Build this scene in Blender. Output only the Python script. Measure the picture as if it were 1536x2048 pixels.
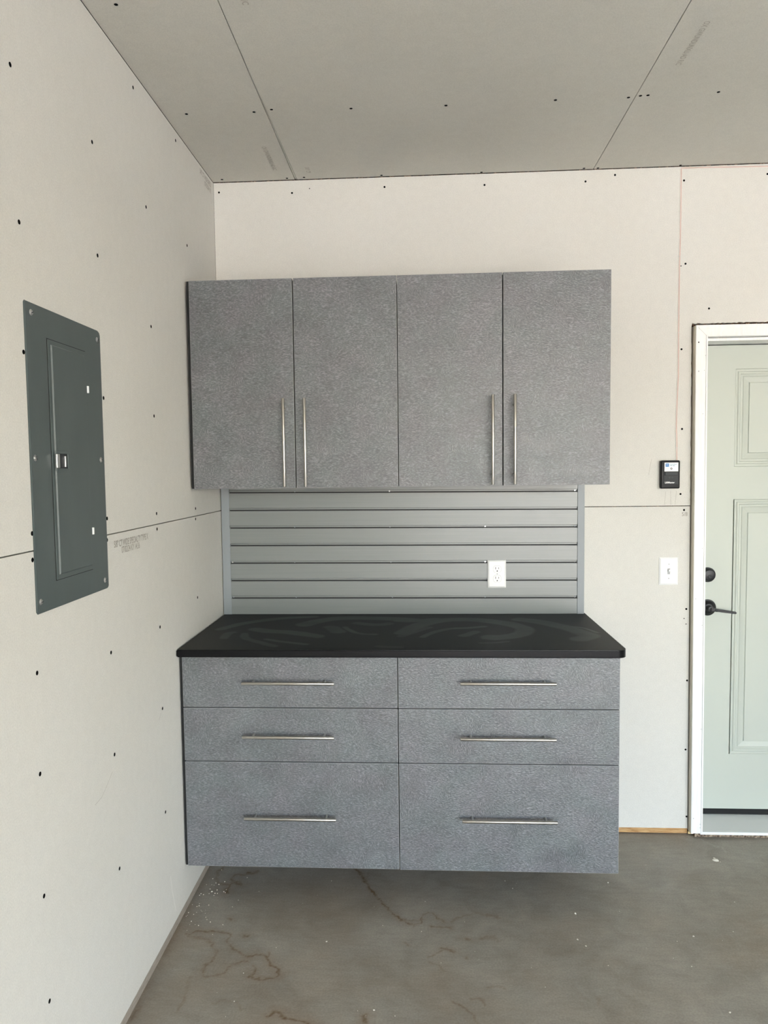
import bpy, bmesh, math, random
import numpy as np
from mathutils import Matrix, Vector, noise as mn
random.seed(7)
for o in list(bpy.data.objects): bpy.data.objects.remove(o)
SC = bpy.context.scene
COL = SC.collection

# ------------------------------------------------------------------ camera
cam = bpy.data.cameras.new('camera'); cam_ob = bpy.data.objects.new('camera', cam); COL.objects.link(cam_ob)
cam.sensor_fit = 'VERTICAL'; cam.sensor_height = 36.0; cam.lens = 36.0 * 1559.5 / 2048
cam.shift_x = 20.99 / 2048; cam.shift_y = 19.54 / 2048; cam.clip_start = 0.05
r3 = (0.9981477453258776, 0.059463998512157536, -0.012849567378442731)
u3 = (0.008744941971501854, 0.06877945755540775, 0.9975935606289261)
f3 = (-0.060204688279087364, 0.9958581320144602, -0.06813205126728486)
cam_ob.matrix_world = Matrix(((r3[0], u3[0], -f3[0], 0.8520), (r3[1], u3[1], -f3[1], -3.3029), (r3[2], u3[2], -f3[2], 1.5753), (0, 0, 0, 1)))
SC.camera = cam_ob

# ------------------------------------------------------------------ daylight
w = bpy.data.worlds.new('sky'); SC.world = w; w.use_nodes = True
nt = w.node_tree; bg = nt.nodes['Background']
sky = nt.nodes.new('ShaderNodeTexSky'); sky.sky_type = 'NISHITA'; sky.sun_disc = False
sky.sun_elevation = math.radians(48); sky.sun_rotation = math.radians(115); sky.air_density = 1.0; sky.dust_density = 2.5; sky.ozone_density = 1.0
nt.links.new(sky.outputs[0], bg.inputs[0]); bg.inputs[1].default_value = 0.30
sun = bpy.data.lights.new('sun', 'SUN'); sun.energy = 5.2; sun.angle = math.radians(0.6); sun.color = (1.0, 0.94, 0.86)
sun_ob = bpy.data.objects.new('sun', sun); COL.objects.link(sun_ob)
# the sun stands high over the ridge on the right-hand side, so it lights the driveway but not the garage
sun_ob.rotation_euler = (Vector((-0.70, -0.42, -1.15)).normalized()).to_track_quat('-Z', 'Y').to_euler()
pl = bpy.data.lights.new('garage_opening_portal', 'AREA'); pl.shape = 'RECTANGLE'; pl.size = 5.2; pl.size_y = 2.45
pl.cycles.is_portal = True
pl_ob = bpy.data.objects.new('garage_opening_portal', pl); COL.objects.link(pl_ob)
pl_ob.location = (3.45, -7.35, 1.225); pl_ob.rotation_euler = (math.radians(90), 0, 0)
SC.view_settings.view_transform = 'Standard'; SC.view_settings.look = 'None'; SC.view_settings.gamma = 1.0
SC.view_settings.use_curve_mapping = False
SC.view_settings.exposure = 3.34

H = 2.776; ZJ = 1.404

# ------------------------------------------------------------------ materials
def mat(name, color=(.5, .5, .5), rough=.5, metal=0.0, spec=.5):
    m = bpy.data.materials.new(name); m.use_nodes = True
    b = m.node_tree.nodes['Principled BSDF']
    b.inputs['Base Color'].default_value = (*color, 1); b.inputs['Roughness'].default_value = rough
    b.inputs['Metallic'].default_value = metal; b.inputs['Specular IOR Level'].default_value = spec
    return m, m.node_tree, b
def N(t, kind, **kw):
    n = t.nodes.new(kind)
    for k, v in kw.items():
        if k.startswith('i_'): n.inputs[k[2:].replace('_', ' ')].default_value = v
        else: setattr(n, k, v)
    return n
def ramp(t, fac, stops):
    n = t.nodes.new('ShaderNodeValToRGB'); e = n.color_ramp.elements
    e[0].position, e[0].color = stops[0][0], (*stops[0][1], 1)
    e[1].position, e[1].color = stops[-1][0], (*stops[-1][1], 1)
    for p, c in stops[1:-1]:
        x = e.new(p); x.color = (*c, 1)
    t.links.new(fac, n.inputs[0]); return n
def coords(t, scale=(1, 1, 1)):
    g = N(t, 'ShaderNodeNewGeometry'); mp = N(t, 'ShaderNodeMapping'); mp.inputs['Scale'].default_value = scale
    t.links.new(g.outputs['Position'], mp.inputs['Vector']); return mp.outputs[0]
def nz(t, vec, scale, detail=3, rough=.5, dist=0):
    n = N(t, 'ShaderNodeTexNoise'); n.inputs['Scale'].default_value = scale; n.inputs['Detail'].default_value = detail
    n.inputs['Roughness'].default_value = rough; n.inputs['Distortion'].default_value = dist
    t.links.new(vec, n.inputs['Vector']); return n
def bump(t, b, h, strength=.2, dist=.001):
    n = N(t, 'ShaderNodeBump'); n.inputs['Strength'].default_value = strength; n.inputs['Distance'].default_value = dist
    t.links.new(h, n.inputs['Height']); t.links.new(n.outputs[0], b.inputs['Normal'])
def mixc(t, fac, a, b_, mode='MIX'):
    n = N(t, 'ShaderNodeMix', data_type='RGBA', blend_type=mode)
    if isinstance(fac, float): n.inputs[0].default_value = fac
    else: t.links.new(fac, n.inputs[0])
    for i, s in ((6, a), (7, b_)):
        if isinstance(s, tuple): n.inputs[i].default_value = (*s, 1)
        else: t.links.new(s, n.inputs[i])
    return n.outputs[2]

def drywall_mat(name, c):
    m, t, b = mat(name, c, .9, 0, .2)
    v = coords(t); a = nz(t, v, 260, 3); l = nz(t, v, 2.2, 4); s = nz(t, v, 38, 3)
    r1 = ramp(t, a.outputs[0], [(.3, tuple(x * .93 for x in c)), (.7, tuple(min(1, x * 1.05) for x in c))])
    r2 = ramp(t, l.outputs[0], [(.3, (.965, .96, .95)), (.7, (1.0, 1.0, 1.0))])
    r3_ = ramp(t, s.outputs[0], [(.3, (.975, .975, .975)), (.7, (1.01, 1.01, 1.01))])
    k = mixc(t, 1.0, r1.outputs[0], r2.outputs[0], 'MULTIPLY'); k = mixc(t, 1.0, k, r3_.outputs[0], 'MULTIPLY')
    t.links.new(k, b.inputs['Base Color']); bump(t, b, a.outputs[0], .12, .0006)
    return m
M = {}
M['drywall'] = drywall_mat('drywall_paper', (.69, .681, .638))
M['ceiling'] = drywall_mat('ceiling_paper', (.685, .672, .618))
M['wood_gap'] = mat('framing_gap_shade', (.010, .008, .006), .95)[0]  # framing blackened to stand for the shade inside the drywall seams
def plaster_brown():
    m, t, b = mat('rough_framing_wood', (.12, .06, .03), .95)
    n = nz(t, coords(t), 95, 4, .7)
    r = ramp(t, n.outputs[0], [(.42, (.012, .008, .006)), (.55, (.10, .045, .02)), (.66, (.42, .26, .16))])
    t.links.new(r.outputs[0], b.inputs['Base Color']); return m
M['rough_wood'] = plaster_brown()
def rough_edge():
    m, t, b = mat('ragged_concrete_edge', (.3, .22, .15), .95)
    n = nz(t, coords(t), 120, 4, .7)
    r = ramp(t, n.outputs[0], [(.36, (.05, .03, .02)), (.48, (.26, .19, .135)), (.66, (.50, .40, .29))])
    t.links.new(r.outputs[0], b.inputs['Base Color']); return m
M['rough_edge'] = rough_edge()
def pine():
    m, t, b = mat('pine_plate', (.55, .33, .13), .7)
    n = nz(t, coords(t, (3, 3, 60)), 6, 4, .6, .6)
    r = ramp(t, n.outputs[0], [(.35, (.28, .13, .035)), (.5, (.52, .30, .12)), (.65, (.66, .45, .22))])
    t.links.new(r.outputs[0], b.inputs['Base Color']); return m
M['pine'] = pine()
def grey_plate():
    m, t, b = mat('dusty_plate', (.25, .22, .19), .85)
    n = nz(t, coords(t, (3, 3, 60)), 9, 4, .6)
    r = ramp(t, n.outputs[0], [(.3, (.22, .19, .155)), (.7, (.42, .37, .31))])
    t.links.new(r.outputs[0], b.inputs['Base Color']); return m
M['dusty_plate'] = grey_plate()

def laminate():
    m, t, b = mat('grey_leather_laminate', (.2, .21, .215), .38, 0, .75)
    v = coords(t)
    big = nz(t, v, 7.5, 6, .68); tint = nz(t, v, 9, 3, .5)
    # the pressed wrinkles: short wavy strokes whose run wanders from place to place
    warp = nz(t, v, 26, 2, .5)
    wv = N(t, 'ShaderNodeVectorMath', operation='MULTIPLY_ADD')
    t.links.new(warp.outputs['Color'], wv.inputs[0]); wv.inputs[1].default_value = (.019, .019, .019); t.links.new(v, wv.inputs[2])
    m1 = N(t, 'ShaderNodeMapping'); m1.inputs['Scale'].default_value = (112, 112, 330); m1.inputs['Rotation'].default_value = (0, .25, 0); t.links.new(wv.outputs[0], m1.inputs[0])
    m2 = N(t, 'ShaderNodeMapping'); m2.inputs['Scale'].default_value = (300, 180, 135); m2.inputs['Rotation'].default_value = (0, -.35, 0); t.links.new(wv.outputs[0], m2.inputs[0])
    s1 = nz(t, m1.outputs[0], 1.0, 2, .55); s2 = nz(t, m2.outputs[0], 1.0, 2, .55)
    sel = nz(t, v, 13, 2); sr = ramp(t, sel.outputs[0], [(.56, (0, 0, 0)), (.64, (1, 1, 1))])
    st = mixc(t, sr.outputs[0], s1.outputs['Fac'], s2.outputs['Fac'])
    c1 = ramp(t, st, [(.31, (.080, .085, .088)), (.50, (.114, .120, .124)), (.68, (.192, .200, .207))])
    c2 = ramp(t, big.outputs[0], [(.3, (.84, .84, .84)), (.7, (1.16, 1.16, 1.16))])
    c3 = ramp(t, tint.outputs[0], [(.35, (.965, 1.02, 1.01)), (.65, (1.03, .99, 1.02))])
    k = mixc(t, 1.0, c1.outputs[0], c2.outputs[0], 'MULTIPLY'); k = mixc(t, 1.0, k, c3.outputs[0], 'MULTIPLY')
    t.links.new(k, b.inputs['Base Color']); bump(t, b, st, .8, .0014)
    rr = N(t, 'ShaderNodeMapRange'); rr.inputs[3].default_value = .33; rr.inputs[4].default_value = .47
    t.links.new(big.outputs[0], rr.inputs[0]); t.links.new(rr.outputs[0], b.inputs['Roughness'])
    return m
M['laminate'] = laminate()
M['laminate_edge'] = mat('edge_band_highlight', (.30, .31, .315), .45)[0]  # edge band lightened in colour to carry the edge highlights
M['cab_inside'] = mat('carcass_gap_shade', (.02, .02, .021), .7)[0]  # carcass coloured near-black as shade in the door and drawer gaps
M['black_rubber'] = mat('black_strip', (.006, .006, .006), .8)[0]
def nickel():
    m, t, b = mat('brushed_nickel', (.50, .48, .445), .28, 1.0)
    n = nz(t, coords(t, (400, 400, 400)), 3, 2); bump(t, b, n.outputs[0], .05, .0002); return m
M['nickel'] = nickel()
M['zinc'] = mat('zinc_screw', (.60, .60, .59), .35, 1.0)[0]
M['screw_black'] = mat('black_drywall_screw', (.002, .002, .002), .8, 0.0, .05)[0]

def slatm():
    m, t, b = mat('grey_slatwall', (.33, .34, .345), .38, 0.0, .6)
    n = nz(t, coords(t, (2.5, 60, 900)), 1, 3, .6); n2 = nz(t, coords(t, (1.5, 1, 320)), 1, 2)
    r = ramp(t, n.outputs[0], [(.3, (.198, .215, .211)), (.7, (.230, .246, .242))])
    t.links.new(r.outputs[0], b.inputs['Base Color'])
    rr = N(t, 'ShaderNodeMapRange'); rr.inputs[3].default_value = .25; rr.inputs[4].default_value = .34
    t.links.new(n2.outputs[0], rr.inputs[0]); t.links.new(rr.outputs[0], b.inputs['Roughness'])
    bump(t, b, n.outputs[0], .25, .0005); return m
M['slat'] = slatm()
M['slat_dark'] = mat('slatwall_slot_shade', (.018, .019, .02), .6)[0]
M['trim_grey'] = mat('grey_end_trim', (.25, .275, .29), .42)[0]

def worktop_mat():
    m, t, b = mat('black_speckled_laminate', (.012, .013, .012), .50, 0, .18)
    v = coords(t); sp = nz(t, v, 700, 2, .6)
    r = ramp(t, sp.outputs[0], [(.45, (.006, .007, .0066)), (.62, (.012, .014, .013)), (.75, (.036, .038, .036))])
    at = N(t, 'ShaderNodeAttribute', attribute_name='smear')
    sm = N(t, 'ShaderNodeMath', operation='MULTIPLY', use_clamp=True); t.links.new(at.outputs['Fac'], sm.inputs[0]); sm.inputs[1].default_value = .75
    k = mixc(t, sm.outputs[0], r.outputs[0], (.085, .095, .092)); t.links.new(k, b.inputs['Base Color'])
    bump(t, b, sp.outputs[0], .25, .0006); return m
M['worktop'] = worktop_mat()
M['worktop_edge'] = mat('black_worktop_edge', (.004, .004, .005), .25, 0, .22)[0]
M['panel_grey'] = None
def panel_mat():
    m, t, b = mat('dark_grey_enamel', (.07, .085, .083), .38, 0, .5)
    n = nz(t, coords(t, (6, 6, 2)), 3, 4); r = ramp(t, n.outputs[0], [(.3, (.064, .084, .083)), (.7, (.086, .108, .106))])
    t.links.new(r.outputs[0], b.inputs['Base Color'])
    rr = N(t, 'ShaderNodeMapRange'); rr.inputs[3].default_value = .30; rr.inputs[4].default_value = .5
    t.links.new(n.outputs[0], rr.inputs[0]); t.links.new(rr.outputs[0], b.inputs['Roughness']); return m
M['panel_grey'] = panel_mat()
M['white_plastic'] = mat('white_plastic', (.84, .85, .84), .3)[0]
M['slot_black'] = mat('socket_hole', (.01, .01, .01), .8)[0]
M['plastic_line'] = mat('shadow_groove_grey', (.45, .45, .45), .6)[0]
M['black_plastic'] = mat('black_plastic', (.005, .005, .006), .4, 0, .25)[0]
M['charcoal'] = mat('charcoal_plastic', (.022, .025, .028), .5, 0, .3)[0]
M['charcoal2'] = mat('charcoal_button', (.036, .041, .044), .5, 0, .3)[0]
M['label_white'] = mat('white_label', (.85, .87, .88), .5)[0]
M['label_blue'] = mat('blue_print', (.02, .20, .52), .5)[0]
M['label_text'] = mat('blue_grey_print', (.10, .27, .40), .5)[0]
M['label_grey'] = mat('grey_print', (.55, .58, .64), .5)[0]
M['white_print'] = mat('white_print', (.85, .85, .85), .5)[0]
M['ink'] = mat('grey_ink', (.36, .345, .31), .9)[0]
M['ink_soft'] = mat('faint_grey_ink', (.45, .43, .385), .9)[0]
M['pencil'] = mat('pencil_line', (.42, .40, .36), .9)[0]
M['scuff'] = mat('white_scuff', (.80, .78, .74), .9)[0]
def casing():
    m, t, b = mat('white_painted_casing', (.86, .86, .83), .5)
    n = nz(t, coords(t, (30, 30, 3)), 3, 4, .6)
    r = ramp(t, n.outputs[0], [(.3, (.80, .80, .775)), (.6, (.88, .88, .865))])
    t.links.new(r.outputs[0], b.inputs['Base Color']); return m
M['casing'] = casing()
M['casing_side'] = mat('bare_casing_side', (.76, .71, .60), .8)[0]
M['door'] = mat('pale_sage_door_paint', (.485, .520, .462), .45)[0]
M['door_line'] = mat('sage_moulding', (.58, .61, .55), .5)[0]
M['lock_black'] = mat('matt_black_hardware', (.010, .010, .012), .38, 0.3)[0]
M['threshold'] = mat('mill_aluminium', (.64, .66, .64), .5, 0)[0]
M['nosing'] = mat('bright_aluminium_nosing', (.86, .88, .88), .4)[0]
M['wire_red'] = mat('red_bell_wire', (.62, .42, .36), .5)[0]
M['wire_white'] = mat('white_bell_wire', (.84, .77, .72), .5)[0]
M['crumb'] = mat('plaster_crumb', (.80, .77, .68), .9)[0]

def floor_mat():
    m, t, b = mat('concrete_slab', (.2, .19, .17), .72, 0, .35)
    v = coords(t)
    big = nz(t, v, 1.6, 5, .6); mid = nz(t, v, 7, 5, .62, .6); fine = nz(t, v, 160, 4, .6); str_ = nz(t, coords(t, (14, 60, 1)), 1, 4, .6); sp = nz(t, v, 420, 1)
    c = ramp(t, big.outputs[0], [(.3, (.305, .258, .200)), (.5, (.318, .292, .245)), (.7, (.372, .352, .305))])
    c2 = ramp(t, mid.outputs[0], [(.3, (.84, .83, .82)), (.5, (1, 1, 1)), (.7, (1.12, 1.11, 1.10))])
    c3 = ramp(t, fine.outputs[0], [(.3, (.86, .86, .86)), (.7, (1.12, 1.12, 1.12))])
    c4 = ramp(t, str_.outputs[0], [(.3, (.93, .93, .93)), (.7, (1.06, 1.06, 1.06))])
    k = c.outputs[0]
    for q in (c2, c3, c4): k = mixc(t, 1.0, k, q.outputs[0], 'MULTIPLY')
    spk = ramp(t, sp.outputs[0], [(.74, (0, 0, 0)), (.80, (1, 1, 1))]); k = mixc(t, spk.outputs[0], k, (.42, .40, .36))
    at = N(t, 'ShaderNodeAttribute', attribute_name='stain'); ring = N(t, 'ShaderNodeMath', operation='MULTIPLY', use_clamp=True)
    t.links.new(at.outputs['Fac'], ring.inputs[0]); ring.inputs[1].default_value = 1.05
    k = mixc(t, ring.outputs[0], k, (.120, .062, .020))
    a2 = N(t, 'ShaderNodeAttribute', attribute_name='brown'); q2 = N(t, 'ShaderNodeMath', operation='MULTIPLY', use_clamp=True)
    t.links.new(a2.outputs['Fac'], q2.inputs[0]); q2.inputs[1].default_value = .5
    k = mixc(t, q2.outputs[0], k, (.195, .125, .068))
    a3 = N(t, 'ShaderNodeAttribute', attribute_name='dust'); q3 = N(t, 'ShaderNodeMath', operation='MULTIPLY', use_clamp=True)
    t.links.new(a3.outputs['Fac'], q3.inputs[0]); q3.inputs[1].default_value = .7
    k = mixc(t, q3.outputs[0], k, (.50, .47, .41))
    t.links.new(k, b.inputs['Base Color']); bump(t, b, fine.outputs[0], .25, .001)
    rr = N(t, 'ShaderNodeMapRange'); rr.inputs[3].default_value = .55; rr.inputs[4].default_value = .8
    t.links.new(mid.outputs[0], rr.inputs[0]); t.links.new(rr.outputs[0], b.inputs['Roughness'])
    return m
M['floor'] = floor_mat()
def drive_mat():
    m, t, b = mat('driveway_concrete', (.52, .47, .40), .85)
    n = nz(t, coords(t), 3, 5, .6); r = ramp(t, n.outputs[0], [(.3, (.46, .425, .37)), (.7, (.55, .515, .46))])
    t.links.new(r.outputs[0], b.inputs['Base Color']); return m
M['driveway'] = drive_mat()
M['siding'] = mat('pale_siding', (.6, .6, .58), .8)[0]

# ------------------------------------------------------------------ mesh helpers
def link(name, me, m, parent=None):
    o = bpy.data.objects.new(name, me); COL.objects.link(o)
    if parent is not None: o.parent = parent
    if m is not None and not me.materials: me.materials.append(m)
    return o
def empty(name, loc=(0, 0, 0)):
    o = bpy.data.objects.new(name, None); COL.objects.link(o); o.location = loc; o.empty_display_size = .05; return o
def tag(o, label, cat=None, group=None):
    o['label'] = label
    if cat: o['category'] = cat
    if group: o['group'] = group
    return o
def struct(o, label=None):
    o['kind'] = 'structure'
    if label: o['label'] = label
    return o
class MB:
    def __init__(s): s.bm = bmesh.new()
    def box(s, x0, x1, y0, y1, z0, z1, bev=0, seg=2):
        r = bmesh.ops.create_cube(s.bm, size=1.0); vs = r['verts']
        for v in vs: v.co = ((x0 + x1) / 2 + v.co.x * (x1 - x0), (y0 + y1) / 2 + v.co.y * (y1 - y0), (z0 + z1) / 2 + v.co.z * (z1 - z0))
        if bev > 0:
            es = list({e for v in vs for e in v.link_edges})
            bmesh.ops.bevel(s.bm, geom=es, offset=bev, segments=seg, affect='EDGES', profile=.5)
        return s
    def hexa(s, p):  # 8 points: bottom loop then top loop
        v = [s.bm.verts.new(q) for q in p]
        for f in ((3, 2, 1, 0), (4, 5, 6, 7), (0, 1, 5, 4), (1, 2, 6, 5), (2, 3, 7, 6), (3, 0, 4, 7)): s.bm.faces.new([v[i] for i in f])
        return s
    def cyl(s, a, b_, r, seg=20, r2=None, bev=0):
        a, b_ = Vector(a), Vector(b_); d = b_ - a
        rot = d.to_track_quat('Z', 'Y').to_matrix().to_4x4()
        res = bmesh.ops.create_cone(s.bm, cap_ends=True, segments=seg, radius1=r, radius2=r if r2 is None else r2, depth=d.length, matrix=Matrix.Translation((a + b_) / 2) @ rot)
        if bev > 0:
            fs = {f for v in res['verts'] for f in v.link_faces if len(f.verts) > 4}
            es = list({e for f in fs for e in f.edges})
            bmesh.ops.bevel(s.bm, geom=es, offset=bev, segments=2, affect='EDGES', profile=.5)
        return s
    def tube(s, pts, r, seg=8):
        rings = []
        pts = [Vector(p) for p in pts]
        for i, p in enumerate(pts):
            d = (pts[min(i + 1, len(pts) - 1)] - pts[max(i - 1, 0)]).normalized()
            e1 = Vector((0, 1, 0)); e1 = (e1 - d * e1.dot(d)).normalized(); e2 = d.cross(e1)
            rings.append([s.bm.verts.new(p + e1 * r * math.cos(2 * math.pi * k / seg) + e2 * r * math.sin(2 * math.pi * k / seg)) for k in range(seg)])
        for a, b_ in zip(rings, rings[1:]):
            for k in range(seg): s.bm.faces.new((a[k], a[(k + 1) % seg], b_[(k + 1) % seg], b_[k]))
        s.bm.faces.new(rings[0][::-1]); s.bm.faces.new(rings[-1]); return s
    def prism(s, poly, axis, a, b_):  # poly in the plane of the other two axes
        def P(u, v, wv):
            return {'x': (wv, u, v), 'y': (u, wv, v), 'z': (u, v, wv)}[axis]
        lo = [s.bm.verts.new(P(u, v, a)) for u, v in poly]; hi = [s.bm.verts.new(P(u, v, b_)) for u, v in poly]
        s.bm.faces.new(lo); s.bm.faces.new(hi[::-1]); n = len(poly)
        for i in range(n): s.bm.faces.new((lo[i], hi[i], hi[(i + 1) % n], lo[(i + 1) % n]))
        return s
    def build(s, name, m, parent=None, smooth=False):
        bmesh.ops.recalc_face_normals(s.bm, faces=s.bm.faces)
        me = bpy.data.meshes.new(name); s.bm.to_mesh(me); s.bm.free()
        if smooth:
            for p in me.polygons: p.use_smooth = True
            try: me.set_sharp_from_angle(angle=math.radians(40))
            except Exception: pass
        return link(name, me, m, parent)
def text(name, body, size, origin, xdir, ydir, m, parent, align='LEFT', squeeze=1.0, bold=0.0):
    c = bpy.data.curves.new(name, 'FONT'); c.body = body; c.size = size; c.align_x = align; c.offset = bold; c.resolution_u = 3
    o = bpy.data.objects.new('t', c); COL.objects.link(o)
    dg = bpy.context.evaluated_depsgraph_get(); me = bpy.data.meshes.new_from_object(o.evaluated_get(dg)); bpy.data.objects.remove(o)
    x = Vector(xdir).normalized() * squeeze; y = Vector(ydir).normalized(); z = Vector(xdir).normalized().cross(y)
    me.transform(Matrix(((x.x, y.x, z.x, origin[0]), (x.y, y.y, z.y, origin[1]), (x.z, y.z, z.z, origin[2]), (0, 0, 0, 1))))
    me.materials.clear(); me.materials.append(m); me.name = name
    return link(name, me, m, parent)

LS = [[-1.6519,2.4313],[-0.9201,2.728],[-1.2402,2.4397],[-0.5096,2.7399],[-0.8387,2.4038],[-1.6424,2.1113],[-1.2312,2.1503],[-0.4059,2.4058],[-1.647,1.8358],[-0.8275,2.0359],[-1.2255,1.7747],[-0.8261,1.7527],[-1.6439,1.4426],[-1.2313,1.4489],[-1.2366,1.3906],[-1.6467,1.3844],[-0.8319,1.4392],[-0.8318,1.3889],[-0.3928,1.4326],[-0.3967,1.3929],[-1.2371,1.0803],[-0.833,1.0681],[-1.6482,1.1325],[-0.3998,1.093],[-0.8339,0.7973],[-1.2385,0.7941],[-1.6541,0.9053],[-0.8369,0.4487],[-1.2325,0.4644],[-1.6597,0.6265],[-1.6554,0.3764]]
BS = [[0.0229,2.7348],[0.3304,2.7226],[0.7156,2.7339],[1.1256,2.7281],[1.5334,2.7281],[1.6512,2.7498],[1.9253,2.7187],[1.9358,2.3891],[2.032,2.2078],[1.9246,2.0462],[1.9311,1.7215],[1.9287,1.4535],[1.9439,1.387],[1.9589,0.9719],[1.9663,0.6677],[1.9643,0.3704],[1.9726,0.0784],[2.2526,2.7329]]
BT = [[0.404,2.7383],[1.918,2.3806],[1.9502,0.9317],[1.9588,0.9084]]
CS = [[0.0807,-1.2508],[0.0763,-0.6273],[0.3052,-0.6218],[0.3671,-0.6347],[0.6322,-0.6185],[0.9486,-0.6122],[1.3069,-0.6196],[1.5435,-0.6162],[1.5796,-0.6251],[1.6032,-0.6265],[1.8262,-0.629],[0.0446,-0.0307],[0.3138,-0.019],[0.3852,-0.0233],[0.7044,-0.0151],[1.1128,-0.009],[1.5245,-0.0129],[1.5808,-0.0103],[1.9079,-0.0083]]
ST = [[0.012,0.5,[[0.0613,-0.3429],[0.0405,-0.3679],[0.0467,-0.4071],[0.0587,-0.4452],[0.0712,-0.4618],[0.0881,-0.4649],[0.1084,-0.4735]]],[0.009,0.7,[[0.1961,-0.3763],[0.1745,-0.3909],[0.1567,-0.4032],[0.1291,-0.3905],[0.1121,-0.397],[0.1105,-0.4204],[0.1191,-0.443],[0.1318,-0.4539],[0.1439,-0.4535],[0.1613,-0.4679]]],[0.012,0.9,[[0.1318,-0.4539],[0.1155,-0.4695],[0.116,-0.4881],[0.1087,-0.5066],[0.117,-0.528]]],[0.014,0.9,[[0.1667,-0.3833],[0.1842,-0.3787],[0.1969,-0.3703]]],[0.013,0.8,[[0.1207,-0.4581],[0.1381,-0.4631],[0.1609,-0.466]]],[0.012,0.8,[[0.5863,-0.3436],[0.6159,-0.3965],[0.6367,-0.4432],[0.6548,-0.493]]],[0.008,0.25,[[0.6141,-0.3723],[0.6336,-0.4339],[0.6341,-0.3667]]],[0.007,1,[[0.6548,-0.493],[0.6791,-0.5366],[0.7,-0.5704],[0.7182,-0.6076],[0.7451,-0.6435],[0.7688,-0.6707],[0.7967,-0.701]]],[0.006,0.6,[[0.7967,-0.701],[0.8193,-0.7078],[0.8417,-0.6954],[0.8441,-0.6599],[0.851,-0.6395],[0.8695,-0.6307],[0.8923,-0.642],[0.9009,-0.6657],[0.9185,-0.6846]]],[0.006,0.5,[[0.7735,-0.6745],[0.81,-0.681],[0.8327,-0.6762],[0.8417,-0.6837]]],[0.005,0.5,[[0.8193,-0.7078],[0.8149,-0.7271]]],[0.006,0.55,[[0.8775,-0.7133],[0.9176,-0.7156],[0.9441,-0.7222]]],[0.007,0.3,[[0.9506,-0.6717],[0.9882,-0.6464],[1.035,-0.6285],[1.0806,-0.6309],[1.1106,-0.6497]]],[0.008,0.4,[[0.9855,-0.7763],[1.0024,-0.7829]]],[0.006,0.4,[[0.7853,-0.8057],[0.805,-0.8228]]],[0.008,0.7,[[0.9098,-0.8362],[0.9351,-0.8421]]],[0.008,0.3,[[1.0377,-0.7742],[1.0644,-0.7659],[1.0968,-0.79]]],[0.006,0.7,[[0.037,-0.7928],[0.0695,-0.7768],[0.1276,-0.7708],[0.1661,-0.7755],[0.1903,-0.777],[0.1928,-0.8231],[0.2158,-0.8575],[0.2523,-0.8904],[0.2841,-0.906],[0.3085,-0.8882],[0.3411,-0.9093],[0.3613,-0.9413],[0.3936,-0.9668],[0.4017,-0.9926],[0.3744,-1.0091],[0.3416,-1.0135],[0.3053,-1.0017],[0.3165,-0.9752],[0.3063,-0.9435]]],[0.009,0.8,[[0.2841,-0.906],[0.3085,-0.8882],[0.3411,-0.9093],[0.3613,-0.9413],[0.3936,-0.9668],[0.4007,-0.9874]]],[0.008,0.5,[[0.037,-0.7928],[0.079,-0.8095],[0.1188,-0.82],[0.1469,-0.8427],[0.1704,-0.8766],[0.1737,-0.916],[0.1548,-0.9496],[0.1534,-0.9817],[0.1707,-1.0071],[0.1963,-1.0009],[0.2207,-0.9895],[0.2277,-0.9628],[0.25,-0.9404],[0.282,-0.9282]]],[0.006,0.5,[[0.3426,-0.8812],[0.3443,-0.9257]]],[0.013,0.6,[[0.2408,-0.7935],[0.2503,-0.7931]]],[0.01,0.6,[[0.312,-1.0014],[0.3041,-0.9966]]],[0.012,0.3,[[0.1251,-1.0141],[0.1264,-1.0743],[0.1312,-1.1221],[0.1263,-1.1683]]],[0.008,0.2,[[0.2236,-1.1276],[0.252,-1.1123],[0.2991,-1.1198],[0.3129,-1.1515]]],[0.01,0.8,[[0.4009,-1.1791],[0.4131,-1.1608],[0.4287,-1.1601],[0.451,-1.1797],[0.4699,-1.1806],[0.5024,-1.1898],[0.5262,-1.2043]]],[0.009,0.7,[[0.6789,-1.1559],[0.677,-1.1893]]],[0.005,0.45,[[0.8681,-0.8883],[0.8891,-0.8708],[0.9178,-0.8413],[0.9356,-0.852]]],[0.005,0.35,[[0.8644,-0.9049],[0.8948,-0.9253],[0.9211,-0.9507]]],[0.006,0.7,[[0.1648,-0.686],[0.1778,-0.7013]]],[0.02,0.5,[[0.0101,-1.2],[0.0097,-1.1732],[0.0127,-1.164]]],[0.008,0.3,[[0.9418,-0.6895],[0.9871,-0.6439],[1.0389,-0.6291],[1.0889,-0.64],[1.1232,-0.6577]]],[0.009,0.35,[[1.0422,-0.7753],[1.0842,-0.7678],[1.1026,-0.7901]]],[0.009,0.35,[[0.9882,-1.079],[1.0191,-1.0732],[1.0318,-1.1041]]],[0.009,0.5,[[0.9326,-1.0904],[0.9622,-1.107],[0.9901,-1.1406],[0.9996,-1.174]]],[0.007,0.3,[[1.0446,-1.0258],[1.0706,-1.0153],[1.0936,-1.0332]]],[0.007,0.3,[[1.3668,-1.0633],[1.3549,-1.095]]],[0.01,0.6,[[0.9358,-0.847],[0.9491,-0.8519]]],[0.006,0.5,[[0.99,-0.7831],[1.0001,-0.7861]]],[0.006,0.5,[[0.9915,-0.8719],[0.989,-0.8912]]]]
FW = [[0.006,0.7,[[2.0116,-0.0398],[2.0264,-0.0646],[2.048,-0.0887],[2.0566,-0.1032],[2.0749,-0.1099],[2.0845,-0.1481]]],[0.012,0.4,[[2.1879,-0.0692],[2.2029,-0.0835]]]]
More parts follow.
